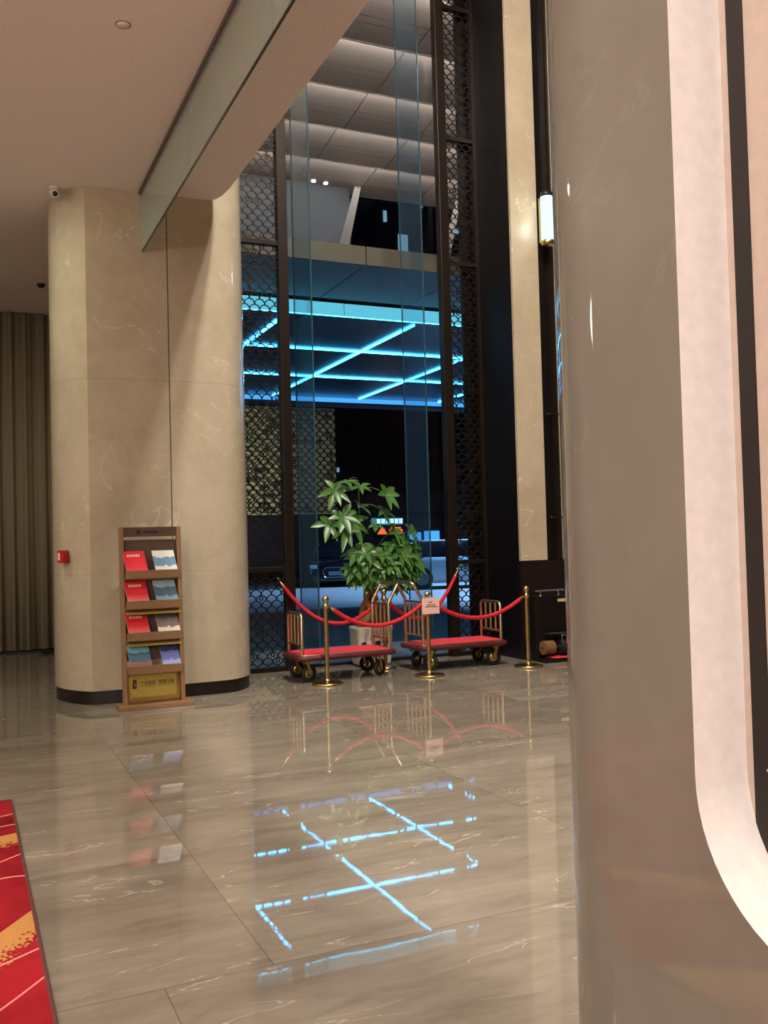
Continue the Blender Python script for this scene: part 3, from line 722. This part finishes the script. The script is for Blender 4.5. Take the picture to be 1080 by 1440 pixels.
# ------------------------------------------------------------------ shoe polishing machine
QO = (6.47,9.45,0)
q = thing('shoe_polisher', 'black shoe polishing machine with chrome rail and red mat beside the right rope post', 'machine', QO)
MB().box(-.25,.3,-.02,.2,.05,.78).build('cabinet', M['black'], q, bevel=.012)
MB().box(-.25,.3,-.2,.2,.0,.05).build('base', M['black'], q, bevel=.008)
MB().box(-.13,.27,-.21,-.03,.05,.062).build('mat', M['redcarpet'], q, bevel=.003)
MB().tube([(-.24,.0,.84),(.17,.0,.84)], .013, 12).build('handrail', M['chrome'], q)
for x in (-.16,.1): MB().tube([(x,0,.84),(x,.0,.775)], .010, 10).lathe([(.001,.785),(.018,.785),(.018,.778)], (x,0,0), 12).build('rail_support', M['chrome'], q)
MB().box(.07,.21,-.026,-.02,.70,.735).build('label_plate', mat('gold_label', rgb(210,190,120), .4), q)
mb = MB(); mb.tube([(-.21,-.09,.17),(-.07,-.09,.17)], .082, 22)
mb.build('brown_brush', mat('bristle_brown', rgb(122,84,40), .95), q)
mb = MB(); mb.tube([(.02,-.09,.17),(.2,-.09,.17)], .085, 22); mb.build('black_brush', M['rubber'], q)
MB().tube([(-.22,-.09,.17),(.24,-.09,.17)], .014, 10).build('axle', M['chrome'], q)
mb = MB(); mb.box(-.14,.26,-.14,-.02,.325,.335); mb.build('shelf_guard', M['rubber'], q)
for k in range(5): MB().lathe([(.001,.3385),(.018,.338),(.02,.335)], (-.09+k*.08,-.10,0), 12).build('stud', M['chrome'], q)
mb = MB(); mb.tube([(.04,-.13,.32),(.03,-.145,.24),(.05,-.14,.19)], .009, 8).tube([(.12,-.13,.32),(.135,-.145,.24),(.12,-.14,.19)], .009, 8).tube([(.04,-.135,.31),(.12,-.135,.31)], .009, 8)
mb.build('dispenser', M['chrome'], q)

# ------------------------------------------------------------------ outside
tag(MB().box(2.62,60,10.68,12.5,-.12,-.0).build('threshold_paving', mat('pale_paving', rgb(150,142,130), .4)), kind='structure')
tag(MB().box(2.62,60,12.5,19.6,-.12,-.0).build('pavement', M['paving']), kind='structure')
tag(MB().box(-10,60,19.6,29.4,-.14,-.02).build('road', M['asphalt']), kind='structure')
tag(MB().box(-10,90,29.4,75,-.14,-.03).build('ground_far', mat('dark_far_ground', rgb(24,24,28), .9)), kind='structure')
# high stepped soffit of the hotel front
starts = [10.75,12.02,13.55,15.07,16.6,18.13,19.7]
sf = thing('stepped_soffit', 'high stepped grey panel soffit with light coves outside the window', 'soffit', (6,15,9.5))
so = (6,15,9.5)
XJ = [.5+1.55*k for k in range(0,11)]   # joints along the depth
for k in range(6):
    y0, y1 = starts[k], starts[k+1]; zt, zb = 9.72, 9.5
    mb = MB()
    for i in range(len(XJ)-1):
        x0, x1 = XJ[i]+.175+.012, XJ[i+1]+.175-.012
        for (a, b) in ((0,.60),(.605,.70),(.705,1)):
            ya, yb = y0+(y1-y0)*a, y0+(y1-y0)*b - (.006 if b < 1 else 0)
            za, zb_ = zt+(zb-zt)*a, zt+(zb-zt)*b
            mb.add([(x0,ya,za),(x1,ya,za),(x1,yb,zb_),(x0,yb,zb_),(x0,ya,za+.03),(x1,ya,za+.03),(x1,yb,zb_+.03),(x0,yb,zb_+.03)], [(0,3,2,1),(4,5,6,7),(0,1,5,4),(1,2,6,5),(2,3,7,6),(3,0,4,7)])
    mb.build('soffit_panel', M['soffit'], sf, off=so)
    mb = MB(); mb.box(XJ[0],XJ[-1],y0-.035,y0-.012,9.50,9.72); mb.build('riser', M['soffit'], sf, off=so)
    MB().box(XJ[0],XJ[-1],y0-.012,y0-.002,9.56,9.69).build('cove_light', M['cove'], sf, off=so)
MB().box(XJ[0],XJ[-1],10.72,19.7,9.8,9.9).box(XJ[0],XJ[-1],19.7,19.75,9.48,9.9).build('backing', M['groove'], sf, off=so)
mb = MB()
for x, y in ((7.25,19.33),(7.55,19.36)): mb.lathe([(.001,9.52),(.05,9.52),(.05,9.56)], (x,y,0), 12)
mb.build('downlight', M['spot'], sf, off=so)

# entrance canopy with the light grid
ca = thing('entrance_canopy', 'street entrance canopy with glowing cyan light grid outside the window', 'canopy', (7,17,5.25))
co = (7,17,5.25); X0, X1 = 1.0, 20.0
mb = MB()
for i in range(12):
    mb.box(.62+1.6*i, .62+1.6*(i+1)-.02, 12.33, 12.38, 5.5, 5.77)
mb.build('fascia', M['tan'], ca, off=co)
mb = MB()
for i in range(12): mb.box(.62+1.6*i, .62+1.6*(i+1)-.02, 12.38, 14.25, 5.5, 5.53)
mb.build('underside_panel', M['canopy'], ca, off=co)
MB().box(X0,X1,14.25,14.42,5.53,5.6).box(X0,X1,12.36,24,5.7,5.76).build('roof_slab', M['groove'], ca, off=co)
mb = MB()
for i in range(8): mb.box(1.0+2.46*i, 1.0+2.46*(i+1)-.025, 14.42, 14.46, 5.27, 5.48)
mb.build('light_face', M['ledface'], ca, off=co)
MB().box(X0,X1,14.425,14.455,5.258,5.268).build('light_strip', emis('edge_led', (.08,.6,.9,1), 7), ca, off=co)
MB().box(X0,X1,14.46,22.8,5.27,5.3).build('ceiling_panel', M['canopyblack'], ca, off=co)
for x in (4.92,7.30,9.68,12.06,14.44):
    MB().box(x-.021,x+.021,14.62,22.78,5.245,5.27).build('light_strip', M['led'], ca, off=co)
for y in (17.03,19.88):
    MB().box(2.5,X1-.5,y-.026,y+.026,5.246,5.269).build('light_strip', M['led'], ca, off=co)
MB().box(X0,X1,22.8,22.84,5.16,5.34).build('light_face', emis('blue_far_light_face', (.08,.42,1,1), 1.3), ca, off=co)
MB().box(X0,X1,22.84,23.4,5.1,5.7).build('rear_beam', M['groove'], ca, off=co)
for x in (1.6,18.5): MB().box(x-.25,x+.25,20.9,21.4,0,5.27).build('pillar', M['concrete'], ca, off=co)
# braces from canopy top up to the far edge of the soffit, and upper rendered wall
for a, b, lb in (((5.36,13,6.03), (8.3,19.3,9.5), 'slanted pale steel brace between canopy and high soffit outside'), ((7.08,13,5.95), (10.9,19.3,9.5), 'slanted steel brace seen through the right lattice screen')):
    a, b = Vector(a), Vector(b); d = b-a; a = a - d*.06; d = b-a; sx = Vector((1,0,0)); bb = MB()
    bb.obox((a+b)/2, sx*.075, d.normalized().cross(sx)*.05, d/2); tag(bb.build('steel_brace', M['steel']), lb, 'brace')
tag(MB().box(-2,8.1,19.3,19.6,5.78,9.47).build('wall_outside', M['concrete']), kind='structure')
# cream facade with lattice beyond the street
cw = thing('lattice_facade', 'cream lit building front with fish-scale lattice left of the potted tree', 'building', (8,40,0))
MB().box(4,15.75,40,42,2.75,7.6).build('lit_wall', mat('cream_lit_panel', rgb(206,196,148), .6), cw, off=(8,40,0))
MB().box(4,15.75,40.2,42,0,2.75).build('plinth', M['black'], cw, off=(8,40,0))
lattice(4,15.75,2.8,7.55,39.9,77,w=.36,row=.19,th=.02,dp=.04).build('lattice_panel', M['bronze'], cw, off=(8,40,0))
# cars
def car(label, loc, rz, paint):
    c = thing('car', label, 'car', loc, rz)
    # side profile stations: x (length, front is -x), half width, belt z, bottom z
    st_ = [(-2.2,.62,.62,.28),(-2.12,.78,.72,.2),(-1.8,.88,.82,.18),(-1.0,.91,.95,.18),(0,.92,.98,.18),(1.2,.92,1.0,.18),(1.9,.88,.98,.2),(2.2,.76,.85,.3)]
    mb = MB(); secs = []
    for x, w, zt, zb in st_:
        secs.append([(x,-w*.92,zb),(x,-w,zb+.12),(x,-w,zt-.18),(x,-w*.9,zt-.02),(x,0,zt+.03),(x,w*.9,zt-.02),(x,w,zt-.18),(x,w,zb+.12),(x,w*.92,zb)])
    n = 9; vs = [p for s_ in secs for p in s_]
    mb.add(vs, [(i*n+k,i*n+(k+1)%n,(i+1)*n+(k+1)%n,(i+1)*n+k) for i in range(len(secs)-1) for k in range(n)], True)
    mb.add(secs[0], [tuple(range(n))]); mb.add(secs[-1], [tuple(range(n))[::-1]])
    body = mb.build('body', paint, c)
    e = body.modifiers.new('es','EDGE_SPLIT'); e.split_angle = math.radians(40)
    cab = [(-1.05,.80,.98,.98),(-.35,.66,.96,1.40),(.4,.66,.98,1.46),(1.3,.64,1.0,1.40),(1.95,.76,.98,1.0)]
    mb = MB(); vs = []
    for x, w, z0, z1 in cab: vs += [(x,-.84,z0-.04),(x,-w,z1-.03),(x,-w*.8,z1),(x,w*.8,z1),(x,w,z1-.03),(x,.84,z0-.04)]
    fs = [(i*6+k,i*6+k+1,(i+1)*6+k+1,(i+1)*6+k) for i in range(4) for k in range(5)]
    mb.add(vs, fs, True); mb.build('windows', M['carglass'], c)
    MB().box(-.3,1.25,-.55,.55,1.40,1.475).build('roof', paint, c, bevel=.03)
    for x in (-1.4,1.35):
        for s_ in (-1,1):
            w = MB().lathe([(.001,-.1),(.2,-.11),(.32,-.1),(.335,-.06),(.335,.06),(.32,.1),(.001,.1)], (x,s_*.84,.335), 22, 'Y').build('wheel', M['rubber'], c)
            MB().lathe([(.001,-.115),(.2,-.115),(.22,-.1)] if s_ < 0 else [(.22,.1),(.2,.115),(.001,.115)], (x,s_*.84,.335), 16, 'Y').build('rim', M['steel'], w)
    for s_ in (-1,1): MB().box(-2.19,-1.95,s_*.72-.12,s_*.72+.12,.62,.74).build('headlight', mat('headlight_glass', rgb(190,205,220), .1), c, bevel=.02)
    g = MB(); hexp = [(-.42,.56),(-.3,.66),(.3,.66),(.42,.56),(.34,.34),(-.34,.34)]
    g.tube([(-2.215,y,z) for y,z in hexp], .012, 6, closed=True); gr = g.build('grille_trim', M['chrome'], c)
    g = MB(); g.add([(-2.212,y,z) for y,z in hexp], [tuple(range(6))]); 
    for k in range(5): g.box(-2.22,-2.208,-.36,.36,.37+k*.055,.38+k*.055)
    g.build('grille', M['rubber'], gr)
    MB().box(-2.235,-2.222,-.22,.22,.40,.53).build('license_plate', emis('glowing_blue_plate', (.12,.25,.55,1), .35), c)  # plate given a faint glow of its own though it is no lamp
    return c
car('black car facing the window with chrome grille, parked across the street', (12.0,30.7,-.02), math.radians(68), M['carblack'])
car('white car parked across the street, behind the right side of the window', (14.1,25.6,-.02), math.radians(165), M['carwhite'])
# signs and shop fronts
sb = thing('shop_front', 'dark low shop building across the street behind the parked cars', 'building', (21,46,0))
MB().box(8,36,46,52,0,4.0).build('wall', mat('dark_shop_wall', rgb(42,34,44), .8), sb, off=(21,46,0))
MB().box(8,36,45.6,46,2.95,3.15).build('awning', M['tower'], sb, off=(21,46,0))
for k in range(6): MB().box(10+k*4.2,13.4+k*4.2,45.9,46,.2,2.6).build('shutter', mat('shop_shutter', rgb(34,32,44), .6), sb, off=(21,46,0))
sg = thing('lit_sign', 'white glowing sign board above the orange sign across the street', 'sign', (20.7,45.3,2.5))
MB().box(-.9,.9,-.05,.05,-.2,.16).build('board', emis('sign_back', (.06,.3,.45,1), .8), sg)
mb = MB(); rnd = random.Random(2)
for k in range(6):
    x = -.62+k*.26
    for z in (-.12,-.03,.06): mb.box(x, x+.2, -.07, -.05, z, z+.045)
    mb.box(x+.03, x+.06, -.07, -.05, -.12, .1); mb.box(x+.13, x+.16, -.07, -.05, -.12, .1)
mb.build('glyphs', M['signwhite'], sg)
og = thing('orange_sign', 'glowing orange sign behind the top of the potted tree', 'sign', (20.8,45.2,2.0))
mb = MB(); mb.add([(-.7,0,-.2),(-.15,0,-.2),(-.42,0,.2),(-.7,.1,-.2),(-.15,.1,-.2),(-.42,.1,.2)], [(0,1,2),(5,4,3),(0,3,4,1),(1,4,5,2),(2,5,3,0)])
mb.box(.0,.75,0,.1,-.2,.05); mb.box(.1,.65,0,.1,.08,.16); mb.build('letters', M['signorange'], og)
MB().box(-.8,.85,.1,.16,-.25,.25).build('board', M['tower'], og)
for x, w, h, lb in ((22.35,.33,.36,'narrow blue lit poster left of the wider one across the street'),(23.35,.45,.42,'wider blue lit poster across the street near the white car')):
    p = thing('lit_poster', lb, 'poster', (x,45.3,1.5)); MB().box(-w,w,-.04,.04,-h,h).build('screen', M['signblue'], p)
    mb = MB(); mb.box(-w-.04,w+.04,-.02,.06,-h-.06,-h).box(-w-.04,w+.04,-.02,.06,h,h+.06); mb.build('frame', M['tower'], p)
# tower with a few lit windows
tw = thing('apartment_tower', 'dark apartment tower with few lit windows above the canopy outside', 'building', (32,62,0))
MB().box(27.5,44,61,75,0,46).build('wall', M['tower'], tw, off=(32,62,0))
for x0, z0, w, h in ((29.35,22.5,.75,1.3),(28.2,24.6,.25,.8),(31.2,26.0,.2,.4),(33.5,24.4,1.0,.4),(28.8,20.6,.2,.3),(35.0,27.5,.9,1.5),(31.9,22.0,.15,.3)):
    MB().box(x0,x0+w,60.9,61.0,z0,z0+h).build('window', M['winlit'], tw, off=(32,62,0))
t2 = thing('office_block', 'black office block in the night background behind the potted tree', 'building', (16,60,0))
MB().box(8,26,58,66,0,17).build('wall', mat('night_block', rgb(14,18,40), .8), t2, off=(16,60,0))
MB().box(22.9,23.05,57.9,58,6.1,6.4).build('lit_window', M['winlit'], t2, off=(16,60,0))

# ------------------------------------------------------------------ light
def area(name, loc, size, power, col=(1,.86,.70), rot=(0,0,0), sizey=None, shape='DISK', spread=PI):
    l = bpy.data.lights.new(name, 'AREA'); l.energy = power; l.color = col; l.shape = shape; l.size = size; l.spread = spread
    if sizey: l.shape = 'RECTANGLE'; l.size_y = sizey
    o = bpy.data.objects.new(name, l); COL.objects.link(o); o.location = loc; o.rotation_euler = rot; return o
def point(name, loc, r, power, col=(1,.86,.70)):
    l = bpy.data.lights.new(name, 'POINT'); l.energy = power; l.color = col; l.shadow_soft_size = r
    o = bpy.data.objects.new(name, l); COL.objects.link(o); o.location = loc; return o
WARM = (1,.945,.865)
for x, y, p in ((-4.2,4.4,60),(-1.6,4.4,60),(-4.2,1.2,60),(-1.6,1.2,60),(-4.2,-2.2,60),(-1.6,-2.2,60),(.5,-2.2,45)):
    area('ceiling_downlight', (x,y,4.985), .16, p, WARM)
area('ceiling_fill_uplight', (-2.6,-.6,3.6), 1.0, 360, WARM, rot=(PI,0,0))  # unseen up-facing fill added to brighten the ceiling, no fixture behind it
point('lobby_fill', (-2.6,-1.2,3.4), .35, 420, WARM)  # unseen fill added to light ceiling and walls, not a chandelier
point('lobby_fill', (-3.2,8.6,3.8), .3, 60, (1,.95,.78))  # unseen bare point light, no chandelier hangs here
for x, y in ((3.3,2.0),(3.9,4.2),(3.3,6.2)): area('atrium_downlight', (x,y,9.9), .35, 380, WARM)
area('ceiling_downlight', (-.6,8.9,4.985), .16, 45, (.94,1,.82))
point('sconce_glow', (6.64,9.40,5.4), .08, 7, (.9,1,.97))
sl = bpy.data.lights.new('street_fill_light','SPOT'); sl.energy = 9000; sl.color = (.34,.58,1); sl.spot_size = 2.1; sl.spot_blend = .4; sl.shadow_soft_size = .3  # unseen blue fill added to brighten the road and parked cars
slo = bpy.data.objects.new('street_fill_light', sl); COL.objects.link(slo); slo.location = (15.5,26.0,6.5)
sp_l = bpy.data.lights.new('facade_floodlight','SPOT'); sp_l.energy = 1900; sp_l.color = (1,.95,.7); sp_l.spot_size = 1.4; sp_l.shadow_soft_size = .2
so_ = bpy.data.objects.new('facade_floodlight', sp_l); COL.objects.link(so_); so_.location = (6,34,1.0); so_.rotation_euler = (math.radians(108),0,math.radians(-10))
w = bpy.data.worlds.new('night'); sc.world = w; w.use_nodes = True
w.node_tree.nodes['Background'].inputs[0].default_value = (.0028,.0048,.019,1); w.node_tree.nodes['Background'].inputs[1].default_value = 1

# ------------------------------------------------------------------ camera
yaw, pitch, roll, f = 4.25481574e-01, 2.97687528e-02, -2.65168046e-02, 1313.28
sy, cy_, sp_, cp_ = math.sin(yaw), math.cos(yaw), math.sin(pitch), math.cos(pitch)
F = Vector((sy*cp_, cy_*cp_, sp_)); Rr = Vector((cy_, -sy, 0)); U = Rr.cross(F)
R2 = Rr*math.cos(roll) + U*math.sin(roll); U2 = -Rr*math.sin(roll) + U*math.cos(roll)
cd = bpy.data.cameras.new('camera'); cam = bpy.data.objects.new('camera', cd); COL.objects.link(cam)
cam.matrix_world = Matrix(((R2.x,U2.x,-F.x,0),(R2.y,U2.y,-F.y,0),(R2.z,U2.z,-F.z,1.5),(0,0,0,1)))
cd.sensor_fit = 'VERTICAL'; cd.sensor_height = 36; cd.lens = f/1440*36; cd.clip_start = .02; cd.clip_end = 300
sc.camera = cam
vs_ = sc.view_settings; vs_.view_transform = 'Standard'; vs_.look = 'None'; vs_.gamma = 1; vs_.exposure = 0.0; vs_.use_curve_mapping = False
